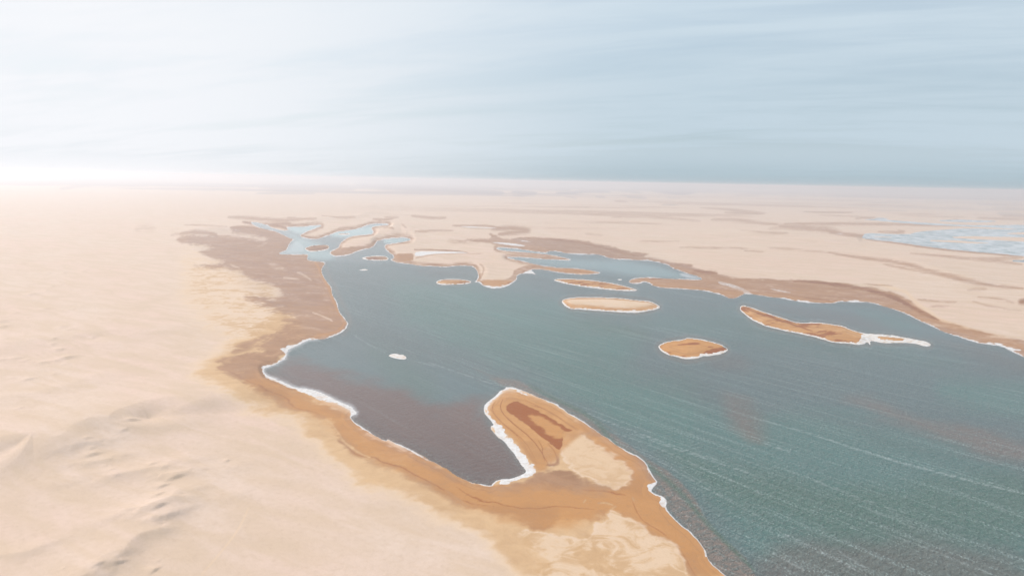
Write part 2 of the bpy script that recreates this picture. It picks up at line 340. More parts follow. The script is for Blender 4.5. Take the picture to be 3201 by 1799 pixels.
# dune cape between the arms of the lagoon: clean pale sand with brown margins
margin = sstep(-sd_lag, 13, 6) * sstep(-sd_lag, -1, 1)
farm = sstep(V, 990, 930) * (U > 900) * (V < 990)
A['wet'] = np.maximum(A['wet'], margin * farm * 0.85 * (0.8 + 0.5 * WOB2))
paint('wet', 'B 100,500 250,495 300,500 295,570 130,570', 0.85, 2, 2)
paint('rust', 'B 100,500 250,495 300,500 295,570 130,570', 0.3, 2, 2)
paint('wet', 'B 945,755 1130,755 1250,750 1300,700 1310,650 1480,600 1560,610 1420,690 1330,760 1220,825 1060,835', 0.7, 2.5, 3)
paint('rust', 'B 945,755 1250,755 1310,770 1220,825 1060,835', 0.6, 2.5, 3)
paint('wet', 'A 2030,470 2120,430 2180,440 2300,425 2420,415 2490,400 2480,440 2290,480 2100,525', 0.8, 2, 3)
paint('wet', 'A 1730,300 1780,318 1900,325 1990,300 1960,345 1800,350', 0.75, 2, 2)
paint('wet', 'B 1660,520 1760,525 1870,553 1700,548 1500,535', 0.8, 2, 2); paint('wet', 'B 1600,630 1750,640 1900,645 2050,655 2160,685 1900,690 1700,665', 0.85, 2, 2)
paint('rust', 'B 1600,630 1750,640 1900,645 2050,655 2160,685 1900,690 1700,665', 0.5, 2, 2)
brush('wet', 'B 960,600 1010,640 990,700 970,750', 4, .6, .8, 3); brush('wet', 'B 1000,372 760,385 640,365', 8, .35, .8)
# inlet surroundings at the head of the lagoon
for t, wd, s in (('A 1000,125 1200,130 1400,150 1600,160 1800,150', 9, .5), ('A 1150,170 1250,190 1400,200 1560,220 1620,250', 8, .7), ('A 1420,200 1560,190 1640,195', 8, .6),
                 ('A 1600,130 1750,150 1900,145', 7, .45), ('A 1030,240 1100,230 1250,230 1330,250', 8, .7), ('A 520,290 700,275 900,300', 7, .55), ('A 560,200 800,210 1000,225', 4, .35),
                 ('A 80,250 200,230 260,240', 16, .16), ('A 430,310 500,290 560,310', 5, .3), ('A 2050,130 2200,135 2290,130', 4, .35), ('A 2460,145 2574,150 B 100,140', 5, .5),
                 ('B 270,110 400,125 520,135 630,130', 6, .45), ('B 310,290 400,290 500,270 700,265', 5, .38), ('B 690,210 900,210 1050,212 1180,235', 3.5, .6), ('B 690,212 850,235 1100,245 1180,240', 2, .4),
                 ('B 0,250 50,245 100,270', 5, .45), ('B 0,130 80,125 150,125', 6, .35), ('B 170,210 230,260', 3, .4), ('A 2110,240 2200,230 2290,240', 5, .5), ('O 660,465 760,480 900,490', 3, .4),
                 ('B 1080,250 1250,230 1500,260 1300,280 1150,300', 12, .5), ('B 300,460 450,458 700,465 850,490', 3, .7), ('B 320,540 400,520 700,500 1000,500', 2.5, .45), ('B 2020,290 2200,310', 5, .2),
                 ('C 0,365 200,370 400,365', 3, .25), ('C 400,430 700,430 900,435 1100,440', 4, .35), ('C 1050,460 1250,475', 4, .3), ('C 600,30 800,40 1000,70 1250,95', 4, .38), ('C 850,80 1000,85 1250,95', 4, .4),
                 ('C 1640,70 1900,78 2140,78', 3, .5), ('C 780,145 950,150 1150,180 1400,200', 7, .34), ('C 1400,215 1650,230 1900,250 2050,300', 14, .42), ('C 1000,265 1300,300 1500,300', 4, .3), ('C 1900,280 2150,310 2300,320', 9, .5),
                 ('C 1800,105 2100,115 2300,125', 3, .28), ('D 870,140 1000,130 1080,128', 4, .4), ('D 150,190 500,190 1000,190 1700,205 2100,215', 6, .42), ('D 1100,270 1400,280 1300,260', 6, .4),
                 ('D 980,350 1300,385 1600,430 1900,465 2250,490 2574,525', 4, .6), ('D 1420,490 1700,510 2000,545 2400,580 2560,600', 6, .38), ('D 600,480 900,530 1200,570 1400,610 1650,690 1850,740 2050,790 2300,820 2574,850', 8, .42),
                 ('D 1150,600 1400,650 1600,690 1850,750', 5, .3), ('D 0,430 300,450 700,490', 5, .22), ('D 2050,540 2300,545 2500,530 2574,520', 7, .35), ('D 2530,980 2574,970 S 3260,950', 12, .8),
                 ('D 2100,930 2350,950 2480,990', 5, .3), ('D 2050,970 2300,1040 2550,1070', 5, .25), ('D 950,790 1100,810 1250,815', 3, .3), ('D 1500,950 1700,970 1900,975', 4, .3), ('D 1600,1020 1820,1025', 3, .3),
                 ('D 2000,860 2200,850', 7, .2), ('D 2100,130 2574,150', 5, .35), ('D 1870,145 1920,152', 3, .4), ('D 1300,100 1700,120 2000,125', 3, .25), ('P 1030,315 1090,320 1160,322', 4, .42),
                 ('P 1000,480 1300,470 1650,495 1900,520', 6, .28), ('P 2000,390 2200,400 2560,440', 5, .35), ('P 2000,505 2250,500 2574,550', 8, .32), ('Q 0,600 300,560 700,600', 10, .2)):
    brush('wet', t, wd * 1.1, min(1, s * 1.45), 0.8, 3)
# violet grey wet flats near the skyline
for t, wd, s in (('N 600,360 900,300 1500,290 2000,320 2574,330', 12, .5), ('O 0,160 400,190 700,170 1000,190', 18, .6), ('O 1000,150 1400,180 1900,200 2500,240', 16, .85), ('O 1300,170 1700,190 2100,225', 12, .8),
                 ('O 1900,150 2200,180 2500,195', 5, .8), ('O 0,240 300,235 600,240', 5, .5), ('O 2400,200 2574,195 P 200,190 500,200', 5, .7), ('P 0,225 150,240 250,240', 9, .85), ('P 0,260 150,262', 5, .6),
                 ('P 60,185 300,195 600,210', 5, .75), ('P 440,235 600,240 700,220 900,215 990,225', 7, .85), ('P 930,195 1100,210 1300,235', 5, .7), ('P 1350,190 1500,215 1700,240 1850,225', 9, .9), ('P 1200,185 1600,190 1900,200 2330,188', 6, .8),
                 ('P 1100,262 1340,268', 3, .5), ('P 1150,275 1360,290', 3, .55), ('P 840,270 940,282', 4, .5), ('P 530,265 650,290', 3, .4), ('P 1560,280 1700,285', 5, .3), ('P 2240,258 2500,265', 4, .35), ('P 1530,352 1650,357', 3, .35),
                 ('Q 0,180 400,185 800,200 1250,220', 7, .75), ('Q 820,210 1020,212', 5, .9), ('Q 1300,215 1540,238', 4, .6), ('Q 1600,235 1670,237', 2.5, .7), ('Q 1820,237 1960,238', 2.5, .6), ('Q 130,262 300,273', 3, .35),
                 ('P 1500,355 1680,358', 3, .3), ('Q 1280,380 1400,385', 3, .2), ('Q 2100,350 2574,360', 4, .3), ('Q 2250,390 2574,395', 6, .28), ('Q 2300,440 2574,455', 7, .3), ('Q 1000,410 1400,415', 3, .25)):
    brush('grey', t, wd * 1.05, s, 0.6, 2)
# scattered damp hollows over the far plain
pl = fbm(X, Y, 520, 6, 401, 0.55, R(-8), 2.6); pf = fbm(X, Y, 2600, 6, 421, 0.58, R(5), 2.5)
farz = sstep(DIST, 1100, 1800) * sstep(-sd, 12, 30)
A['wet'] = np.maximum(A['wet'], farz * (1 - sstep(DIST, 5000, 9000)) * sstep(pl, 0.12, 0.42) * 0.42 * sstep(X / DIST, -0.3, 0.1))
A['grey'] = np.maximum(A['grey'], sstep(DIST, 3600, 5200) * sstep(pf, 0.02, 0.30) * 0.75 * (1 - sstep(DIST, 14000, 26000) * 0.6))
# salt pans
for t, s in (('B 305,487 380,473 600,473 780,477 865,495 700,498 500,508 380,520 310,525', 1), ('B 1040,373 1200,378 1350,393 1445,415 1390,420 1280,410 1150,392', 1), ('B 1340,357 1420,357 1500,378 1400,372', .9),
             ('B 750,216 900,219 1100,228 1185,242 1000,238 800,230', .85), ('C 1950,290 2030,290 2080,303 2000,302', .9), ('C 1290,838 1380,850 1560,890 1440,882 1340,858', .8), ('C 780,768 830,770 900,790 960,808 1050,840 1130,885 1150,905 1050,900 1030,870 960,850 880,822 790,797', .62),
             ('A 700,302 880,318 900,330 760,315 640,306', .7), ('A 1040,250 1150,268 1100,272', .7)):
    f = sdf_poly(U, V, tr(t), 30, 1); m = sstep(f, -1.5, 1.5) * s
    A['salt'] = np.maximum(A['salt'], m)
# dry streaks laid over the brown flats
for t, wd, s in (('A 1850,1075 1950,1110 2060,1170', 3, .8), ('A 1700,680 1760,700 1850,765', 4, .7), ('A 1030,600 1060,620 1130,635', 3, .7), ('A 1430,600 1500,620 1560,640', 10, .3), ('A 1560,730 1650,740 1730,755', 4, .6),
                 ('E 1330,1000 1420,1060 1500,1170 1530,1230 1640,1300 1800,1390', 5, .55), ('E 900,150 960,140', 4, .5), ('H 850,20 880,90 1000,190 1100,240', 4, .5), ('H 1200,525 1350,520 1430,535', 4, .6), ('H 1760,695 1850,703', 3, .6),
                 ('H 1900,590 2050,690 2120,740', 5, .35), ('I 1210,660 1230,700', 4, .7), ('I 720,710 745,670', 4, .7), ('I 860,715 950,710 1020,735', 5, .6), ('I 980,880 990,780 1050,740', 5, .5), ('A 1300,430 1400,380', 6, .2)):
    for k in ('wet', 'rust'): brush(k, t, wd, -s, .8, 3)

for o_ in (0, 9): brush('ochre', 'L %d,760 %d,980 %d,1200 %d,1440' % (2500 + o_, 2400 + o_, 2230 + o_, 2020 + o_), 2.0, .34, 0.5)
# salt rim of the water line
rim_w = (2.0 + 1.3 * np.clip(WOB3, -1, 1) + 1.6 * WOB2) * np.clip(near, 0.55, 1.2)
sr = sstep(-sd_lag, rim_w + 1.6, rim_w - 0.6) * sstep(sd_lag, 2.5, 0.5) * np.clip(1.0 + 0.5 * WOB2, 0.5, 1.0)
nb = tr('E 1700,1000 1800,1080 H 2300,560 1900,400 1400,60 E 1640,985')
sr *= 1 - 0.85 * sstep(sdf_poly(U, V, nb, 60, 0), -6, 6)
A['salt'] = np.maximum(A['salt'], sr)
for t in ('E 1590,960 1600,920 1520,870 1400,835 1300,815 1180,765 1050,725 920,670 800,620 710,560 705,510 690,490 740,455 830,420 920,380 940,340 880,300 920,265 1050,240 1120,200 1150,180 1300,175 1400,160 1490,120 1540,70 1565,60 1600,100 1500,180 1300,240 1150,300 1000,420 800,520 1050,640 1300,700 1600,850 1700,950',
          'F 360,905 375,840 430,795 490,750 520,710 590,672 660,672 740,705 850,760 800,770 720,740 640,690 560,705 520,770 440,820 400,870 395,925 450,1000 540,1060 600,1110 560,1140 640,1200 700,1270 760,1340 830,1430 I 200,300 260,380 250,430 100,470 0,505 -60,540 -160,545 -60,470 0,200 F 560,1300',
          'B 1335,705 1400,685 1470,650 1540,640 1600,650 1560,715 1500,710 1350,760 1290,800 1180,840 1060,845 960,790 1100,815 1180,812 1280,790 1320,750', 'B 900,770 960,765 980,785 900,785',
          'C 540,705 640,742 620,758 470,755 560,738 440,690', 'C 0,770 80,768 150,815 130,830 30,800 0,800', 'C 1530,945 1750,970 1700,990 1560,975', 'C 2080,955 2200,958 2280,970 2200,985 2050,980',
          'D 2180,1375 2350,1395 2500,1440 2574,1470 2420,1470 2200,1410', 'I 1400,520 1470,510 1480,520 1420,590 1400,620 1350,545', 'I 1500,660 1560,670 1565,720 1550,780 1470,735', 'I 1350,355 1390,355 1400,400 1380,420',
          'I 1915,1150 1950,1180 1965,1275 1925,1270'):
    f = sdf_poly(U + 4 * WOB1b * near, V + 4.5 * (WOB1 + 0.6 * WOB2) * near, tr(t), 30, 1); A['salt'] = np.maximum(A['salt'], sstep(f, -1.0, 2.5) * np.clip(0.95 + 0.35 * WOB1, 0, 1))
A['salt'] = np.clip(A['salt'], 0, 1)
print('masks', round(time.time() - t0, 1))

# --- relief
km = DIST / F                                   # metres per pixel across the view
dl = -sd * km                                   # metres inland (capped by reach)
Z = np.where(dl < 0, np.maximum(dl * 0.12, -1.2), 0.10 + np.minimum(dl, 60) * 0.010)
Z = np.where(dl < 0, Z - 0.02, Z * sstep(dl, -0.2, 3.0) + 0.03)
Zb = Z.copy()
inland = sstep(-sd, 25, 60)
dry = np.clip(1 - A['wet'] * 1.1 - A['ochre'] * 0.5, 0, 1) * inland
big = fbm(X, Y, 420, 4, 71, 0.5, R(15), 1.5); mid = fbm(X, Y, 130, 4, 81, 0.5, R(15), 1.9)
rip = fbm(X, Y, 26, 3, 91, 0.5, R(20), 3.0)
farup = sstep(DIST, 1500, 6000)
left = sstep(-X / np.maximum(Y, 1), 0.10, 0.34) * (Y > 0)
Z += dry * (1.3 + 4.0 * farup) * (1.3 * big + 0.5 * mid + (0.5 - np.abs(mid)) * 0.7 * left) + dry * 0.10 * rip
rdg = (1 - np.abs(fbm(X, Y, 230, 4, 171, 0.45, R(20), 1.7))) ** 3
Z += dry * sstep(DIST, 900, 2400) * 7.0 * rdg * (0.6 + 0.8 * big)
Z += farup * sstep(DIST, 9000, 30000) * (8 + 26 * fbm(X, Y, 9000, 4, 131, .55)) * 0.8
def ridge(txt, h, Lg, Ls, taper=True):
    """dune crest: gentle slope on the far side, short slip face on the near side (screen below)"""
    global Z
    p = smooth_open(tr(txt), 2); gx, gy = ground_pt(p[:, 0], p[:, 1]); n = len(gx)
    m = Lg * 2.6
    sel = np.nonzero((X.ravel() > gx.min() - m) & (X.ravel() < gx.max() + m) & (Y.ravel() > gy.min() - m) & (Y.ravel() < gy.max() + m))[0]
    x = X.ravel()[sel].astype(np.float32); y = Y.ravel()[sel].astype(np.float32)
    D_, S_, T_ = [], [], []
    for i in range(n - 1):
        ex, ey = gx[i + 1] - gx[i], gy[i + 1] - gy[i]; L = ex * ex + ey * ey + 1e-9
        t = np.clip(((x - gx[i]) * ex + (y - gy[i]) * ey) / L, 0, 1)
        qx = x - gx[i] - t * ex; qy = y - gy[i] - t * ey
        D_.append(np.hypot(qx, qy)); S_.append((ex * qy - ey * qx) / math.sqrt(L)); T_.append((i + t) / (n - 1))
    D_, S_, T_ = np.array(D_), np.array(S_), np.array(T_)
    bd = D_.min(0); wgt = np.exp(-(D_ - bd) / (1.5 + 0.55 * bd)); wgt /= wgt.sum(0)
    tt = (wgt * T_).sum(0); side = (wgt * S_).sum(0) / (bd + 0.05)
    env = np.clip(np.sin(np.pi * tt) * 1.5, 0, 1)
    q = sstep(side, -0.35, 0.35); prof = q * np.exp(-(bd / Lg) ** 1.3) + (1 - q) * np.exp(-(bd / Ls) ** 1.5)
    zf = Z.ravel(); zf[sel] = zf[sel] + h * env * prof; Z = zf.reshape(Z.shape)
for t, h, a, b in (('K -300,1480 160,1340 300,1250 390,1240 550,1280 640,1250 720,1160 900,1075 1000,1065 1160,1055 1300,1045 1500,1010', 4.2, 55, 15),
                   ('K -400,330 0,270 250,240 400,210 600,185 800,180 950,190', 1.8, 50, 24), ('K -300,800 200,800 500,740 900,620 1100,500', 0.8, 20, 12),
                   ('L 700,230 800,185 1040,150', 0.7, 6, 3), ('L 870,340 980,325 1150,285', 0.7, 6, 3), ('L 930,500 1150,455 1400,420 1500,392 1700,372 1780,352', 1.1, 9, 4),
                   ('L 1600,466 1750,445 1930,415', .8, 5, 3), ('L 1340,845 1450,820 1560,770 1700,715 1840,665', 1.1, 7, 4), ('L 1590,910 1700,875 1810,835', .8, 4, 2.5),
                   ('L 150,1245 260,1240 380,1190', .6, 6, 3), ('L 1860,760 2050,720 2300,650 2574,600', .35, 10, 5), ('L 2200,410 2400,350', .3, 6, 4),
                   ('L 1200,1360 1250,1260 1290,1160 1400,1070 1500,1040 1640,1010 1640,940', 1.3, 20, 3.5), ('L 940,1470 1000,1400 1120,1360', 1.0, 10, 3)):
    ridge(t, h, a, b)
def mound(cx, cy, wpx, h, tail=2.2, rot=0.0):
    """shrub-sized sand hummock with a lee tail, steep on its near left side"""
    global Z
    gx, gy = ground_pt(np.array([cx]), np.array([cy])); gx, gy = gx[0], gy[0]
    r = wpx * 0.5 * math.hypot(gx, gy, CAM_H) / F
    a = R(122) + rot; c, s_ = math.cos(a), math.sin(a); m = r * 6
    sel = np.nonzero((abs(X.ravel() - gx) < m) & (abs(Y.ravel() - gy) < m))[0]
    dx_ = X.ravel()[sel] - gx; dy_ = Y.ravel()[sel] - gy
    al = dx_ * s_ + dy_ * c; ac = dx_ * c - dy_ * s_
    al2 = np.where(al > 0, al / (r * 0.34), al / (r * tail))
    zf = Z.ravel(); zf[sel] = zf[sel] + h * r * np.exp(-(al2 ** 2 + (ac / (r * 1.25)) ** 2))
    Z = zf.reshape(Z.shape)
MO = [('K', s) for s in '1340,1062,130 1255,1158,90 1650,1010,40 560,215,70 610,312,100 680,392,160 450,440,120 560,425,60 660,455,80 560,565,80 700,575,40 210,940,80 300,620,120 1200,1108,30 120,600,50 340,430,60 170,400,100 270,420,90 30,410,70 635,90,80 700,120,70 545,262,60 20,25,90 40,75,80 80,205,40 930,195,50 920,265,50 1890,1120,40 1450,1210,30 1940,1225,18'.split()]
MO += [('L', s) for s in '890,140,80 930,212,70 940,262,150 1540,352,90 1650,398,70 1770,478,170 1640,565,130 1600,665,130 1610,800,150 1640,945,60 1210,1350,120 1560,1395,110 1600,1298,50 1130,405,60 1060,360,50 650,1418,40 1000,1395,110 1180,470,60 2290,300,80'.split()]
MO += [('N', s) for s in '860,760,40 860,718,50 650,797,30 880,685,40 120,795,150 170,740,160'.split()]
MZ = 2172 / 600.0
mlist = []
for cr, s in MO:
    a, b, c = [float(q) for q in s.split(',')]; o = CR[cr]; mlist.append((o[0] + a / 3.2175, o[1] + b / 3.2175, c / 3.2175))
for s in '500,355,70 700,320,50 680,350,40 780,382,45 645,400,60 320,395,60 270,447,80 980,520,60 940,540,70 860,577,40 560,555,80 740,556,90 670,540,50 780,633,40 700,680,60 760,655,25 545,747,60 370,800,140 600,705,70 920,938,35 510,970,100 830,963,40 780,980,70 305,953,25 180,1010,90 105,1043,35 60,1110,110 320,1070,60 200,1090,40 40,1180,100 250,1105,30 100,1318,40 630,1325,70 610,1380,70 1045,1303,60 710,1185,80 740,1205,60 150,465,50 200,525,40 370,572,70 170,570,40'.split():
    a, b, c = [float(q) for q in s.split(',')]; mlist.append((a / MZ, 700 + b / MZ, c / MZ))
rng = np.random.RandomState(4)
for cx, cy, wpx in mlist: mound(cx, cy, wpx * 0.72, 0.20 + 0.14 * rng.rand(), 1.3 + rng.rand(), R(rng.uniform(-15, 15)))
# dunes of the cape and the middle distance, big enough to show as soft crests
for t, h, a, b in (('O 380,560 700,480 1000,490 1120,420', 3, 40, 25), ('B 60,480 80,220 200,200 330,330', 5, 60, 40), ('O 1080,400 1250,340 1300,380 1500,365', 5, 90, 40), ('B 400,520 700,515 1100,520 1400,560', 2.0, 40, 25),
                   ('C 1050,310 1200,285 1350,300', 4, 90, 40), ('D 500,380 700,350 1000,370', 3, 80, 40), ('A 560,260 800,235 1000,270', 3, 50, 30), ('B 960,590 1060,640 1040,740', 1.0, 12, 8), ('D 1250,540 1500,590 1900,720 2300,800', 3, 60, 30)):
    ridge(t, h, a, b)
print('relief', round(time.time() - t0, 1))

Z = Zb + (Z - Zb) * sstep(-sd, 1, 20)
Z = np.where(sd > 0, np.minimum(Z, -0.03 - 0.12 * np.minimum(sd * km, 8)), Z)
def grid_mesh(name, Xg, Yg, Zg, keep=None, wrap=False, attrs=None, mat=None):
    nr, nc = Xg.shape
    I = np.arange(nr * nc).reshape(nr, nc)
    J = np.roll(I, -1, 1) if wrap else I[:, 1:]
    a = I if wrap else I[:, :-1]
    q = np.stack([a[:-1], J[:-1], J[1:], a[1:]], -1).reshape(-1, 4)
    if keep is not None:
        k = keep.ravel(); q = q[k[q].any(1)]
    used = np.zeros(nr * nc, bool); used[q.ravel()] = True
    ren = np.cumsum(used) - 1; q = ren[q]
    co = np.stack([Xg.ravel(), Yg.ravel(), Zg.ravel()], 1)[used]
    # faces up
    p0, p1, p2 = co[q[:, 0]], co[q[:, 1]], co[q[:, 2]]
    nz = (p1[:, 0] - p0[:, 0]) * (p2[:, 1] - p0[:, 1]) - (p1[:, 1] - p0[:, 1]) * (p2[:, 0] - p0[:, 0])
    if np.median(nz) < 0: q = q[:, ::-1]
    me = bpy.data.meshes.new(name)
    me.vertices.add(len(co)); me.vertices.foreach_set('co', co.astype(np.float32).ravel())
    me.loops.add(q.size); me.loops.foreach_set('vertex_index', q.astype(np.int32).ravel())
    me.polygons.add(len(q)); me.polygons.foreach_set('loop_start', (np.arange(len(q)) * 4).astype(np.int32))
    me.update(calc_edges=True); me.polygons.foreach_set('use_smooth', np.ones(len(q), bool))
    for k, v in (attrs or {}).items():
        at = me.attributes.new(k, 'FLOAT', 'POINT'); at.data.foreach_set('value', v.ravel()[used].astype(np.float32))
    o = bpy.data.objects.new(name, me); COL.objects.link(o)
    if mat: me.materials.append(mat)
    return o

# ------------------------------------------------------------------ materials
def new_mat(name):
    m = bpy.data.materials.new(name); m.use_nodes = True; t = NT(m.node_tree); t.n.clear()
    o = t.node('ShaderNodeOutputMaterial'); b = t.node('ShaderNodeBsdfPrincipled'); t.l.new(b.outputs[0], o.inputs[0])
    return m, t, b
def sand_material():
    m, t, b = new_mat('desert_sand')
    pos = t.node('ShaderNodeTexCoord').outputs['Object']
    wr = (0, 0, R(-35))
    nb_ = t.noise(t.mapping(pos, rot=wr, scale=(1, 0.4, 1)), 0.012, 5, 0.55)
    ns = t.noise(t.mapping(pos, rot=(0, 0, R(-60)), scale=(1, 0.25, 1)), 0.09, 5, 0.6, 0.6)
    nf = t.noise(pos, 0.55, 5, 0.65)
    nm = t.math('ADD', t.math('MULTIPLY', t.noise(pos, 0.10, 7, 0.64, 1.2), 0.55), t.math('MULTIPLY', t.noise(t.mapping(pos, rot=(0, 0, R(-65)), scale=(1, 0.5, 1)), 0.028, 8, 0.62, 1.6), 0.45))
    wet, rust, salt, mot, och, grey = [t.attr(k) for k in ('wet', 'rust', 'salt', 'mottle', 'ochre', 'grey')]
    dry = t.mix(t.range(nb_, 0.35, 0.65), (0.672, 0.482, 0.392), (0.66, 0.503, 0.408))
    dry = t.mix(t.range(ns, 0.35, 0.68), dry, (0.60, 0.44, 0.325))
    dry = t.mix(t.math('MULTIPLY', t.range(nf, 0.3, 0.7), 0.25), dry, (0.56, 0.40, 0.29))
    dry = t.mix(t.math('MULTIPLY', t.range(nm, 0.42, 0.62), 0.30), dry, (0.55, 0.405, 0.30))
    # ochre damp sand, broken up where it is mottled
    ochm = t.math('ADD', och, t.math('MULTIPLY', t.math('MULTIPLY', mot, t.range(nm, 0.46, 0.56)), 0.42), clamp=True)
    oc = t.mix(t.range(nm, 0.35, 0.65), (0.60, 0.385, 0.215), (0.50, 0.305, 0.165))
    pale_y = (0.665, 0.48, 0.335)
    c = t.mix(t.math('MULTIPLY', ochm, 1.7, clamp=True), dry, pale_y)
    c = t.mix(t.range(ochm, 0.35, 0.95), c, oc)
    wl = t.math('ADD', wet, t.math('MULTIPLY', t.math('SUBTRACT', nm, 0.5), t.math('MULTIPLY', wet, 0.7)), clamp=True)
    brown = t.mix(t.range(ns, 0.3, 0.7), (0.225, 0.098, 0.055), (0.34, 0.170, 0.098))
    brown = t.mix(t.math('MULTIPLY', t.range(nm, 0.46, 0.60), 0.55), brown, (0.46, 0.28, 0.165))
    we = t.math('MULTIPLY', t.math('MULTIPLY', wet, t.math('SUBTRACT', 1.0, wet)), 4.0)
    nmn = t.range(nm, 0.37, 0.63, 0.0, 1.0, False)
    wl = t.math('ADD', wet, t.math('MULTIPLY', t.math('SUBTRACT', nmn, 0.5), t.math('MULTIPLY', we, 1.05)), clamp=True)
    c = t.mix(wl, c, brown)
    rustc = t.mix(t.range(wet, 0.82, 1.0), (0.52, 0.245, 0.085), (0.31, 0.095, 0.028))
    c = t.mix(t.math('MULTIPLY', rust, 0.85), c, rustc)
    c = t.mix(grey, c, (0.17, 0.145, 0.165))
    # strand lines parallel to the water: thin darker bands where damp
    st = t.attr('inland')
    bands = t.noise(t.mapping(pos, scale=(0.02, 0.02, 0.02)), 1.0, 3)
    wv = t.math('SINE', t.math('ADD', t.math('MULTIPLY', st, 1.35), t.math('MULTIPLY', bands, 14.0)))
    wv2 = t.math('SINE', t.math('ADD', t.math('MULTIPLY', st, 3.7), t.math('MULTIPLY', bands, 9.0)))
    bd = t.math('MULTIPLY', t.math('ADD', t.math('MULTIPLY', wv, 0.6), t.math('MULTIPLY', wv2, 0.4)), t.math('ADD', wet, rust, clamp=True))
    c = t.mix(t.math('MULTIPLY', t.range(bd, 0.0, 1.0), 0.30), c, (0.30, 0.15, 0.08))
    c = t.mix(t.math('MULTIPLY', t.range(nf, 0.50, 0.75), t.math('ADD', 0.10, t.math('MULTIPLY', wet, 0.22))), c, (0.30, 0.19, 0.12))
    sm = t.range(t.math('ADD', salt, t.math('MULTIPLY', t.math('SUBTRACT', t.math('ADD', nf, nm), 1.0), 1.0)), 0.35, 0.95)
    c = t.mix(sm, c, t.mix(t.range(nf, 0.4, 0.7), (0.70, 0.67, 0.66), (0.56, 0.49, 0.45)))
    t.l.new(c, b.inputs['Base Color'])
    t.l.new(t.range(wl, 0.0, 1.0, 0.95, 0.72), b.inputs['Roughness']); b.inputs['Specular IOR Level'].default_value = 0.12
    rp = t.noise(t.mapping(pos, rot=(0, 0, R(-50)), scale=(1, 0.22, 1)), 0.35, 4, 0.6)
    hh = t.math('ADD', t.math('MULTIPLY', rp, 0.35), t.math('MULTIPLY', t.noise(pos, 1.3, 4, 0.6), 0.16))
    bp = t.node('ShaderNodeBump'); bp.inputs['Strength'].default_value = 0.45; bp.inputs['Distance'].default_value = 1.0
    t.l.new(hh, bp.inputs['Height']); t.l.new(bp.outputs[0], b.inputs['Normal'])
    return m
def water_material():
    m, t, b = new_mat('salt_lagoon_water')
    pos = t.node('ShaderNodeTexCoord').outputs['Object']
    teal, plum, shal, calm, green, foam, brn, milky = [t.attr(k) for k in ('teal', 'plum', 'shallow', 'calm', 'green', 'foam', 'silt', 'milky')]
    WD = R(-40)                                        # wind runs along this heading
    # wind frame: y' along the wind
    def wf(sx, sy, rot=0.0): return t.mapping(t.mapping(pos, rot=(0, 0, WD + rot)), scale=(sx, sy, 1))
    big = t.noise(wf(1.0, 0.25), 0.012, 4, 0.55, 0.5)
    streak = t.noise(wf(1.0, 0.022), 0.42, 5, 0.70)
    chop = t.noise(wf(0.55, 1.0, R(12)), 0.62, 5, 0.66, 0.4)
    chop2 = t.noise(wf(0.5, 1.0, R(-22)), 1.6, 4, 0.62)
    c = t.mix(teal, (0.094, 0.134, 0.138), (0.072, 0.166, 0.148))
    c = t.mix(plum, c, (0.140, 0.070, 0.056))
    c = t.mix(brn, c, (0.20, 0.115, 0.088))
    c = t.mix(t.math('MULTIPLY', t.range(big, 0.4, 0.7), 0.35), c, (0.080, 0.078, 0.078))
    c = t.mix(shal, c, t.mix(t.range(chop, .35, .65), (0.235, 0.170, 0.138), (0.110, 0.092, 0.078)))
    c = t.mix(green, c, (0.055, 0.112, 0.078))
    c = t.mix(milky, c, (0.36, 0.50, 0.50))
    rough = t.math('SUBTRACT', 1.0, calm)
    c = t.mix(t.math('MULTIPLY', t.range(chop, 0.38, 0.64), t.math('MULTIPLY', rough, 0.6)), c, t.mix(0.55, c, (0.17, 0.205, 0.19)))
    fl = t.math('MULTIPLY', t.range(streak, 0.48, 0.66), t.range(chop2, 0.40, 0.66))
    fleck = t.range(chop2, 0.56, 0.74)
    fm = t.math('MULTIPLY', t.math('ADD', t.math('MULTIPLY', fl, 0.50), t.math('MULTIPLY', fleck, 0.36)), rough, clamp=True)
    c = t.mix(fm, c, (0.40, 0.47, 0.45))
    fm2 = t.math('MULTIPLY', foam, t.range(t.math('ADD', chop, t.math('MULTIPLY', chop2, .5)), 0.62, 0.85), clamp=True)
    c = t.mix(t.math('MULTIPLY', fm2, 0.26), c, (0.72, 0.74, 0.73))
    sf = t.attr('whiten')
    c = t.mix(t.range(t.math('ADD', t.math('MULTIPLY', sf, 0.8), t.math('MULTIPLY', t.math('SUBTRACT', chop, .5), .35)), 0.05, 1.0), c, (0.80, 0.78, 0.80))
    t.l.new(c, b.inputs['Base Color'])
    b.inputs['Roughness'].default_value = 0.22; b.inputs['IOR'].default_value = 1.333
    b.inputs['Specular IOR Level'].default_value = 0.5
    h = t.math('ADD', t.math('MULTIPLY', chop, 0.55), t.math('ADD', t.math('MULTIPLY', chop2, 0.22), t.math('MULTIPLY', streak, 0.35)))
    h = t.math('MULTIPLY', h, t.math('ADD', 0.12, t.math('MULTIPLY', rough, 0.88)))
    bp = t.node('ShaderNodeBump'); bp.inputs['Strength'].default_value = 0.75; bp.inputs['Distance'].default_value = 2.5
    t.l.new(h, bp.inputs['Height']); t.l.new(bp.outputs[0], b.inputs['Normal'])
    return m
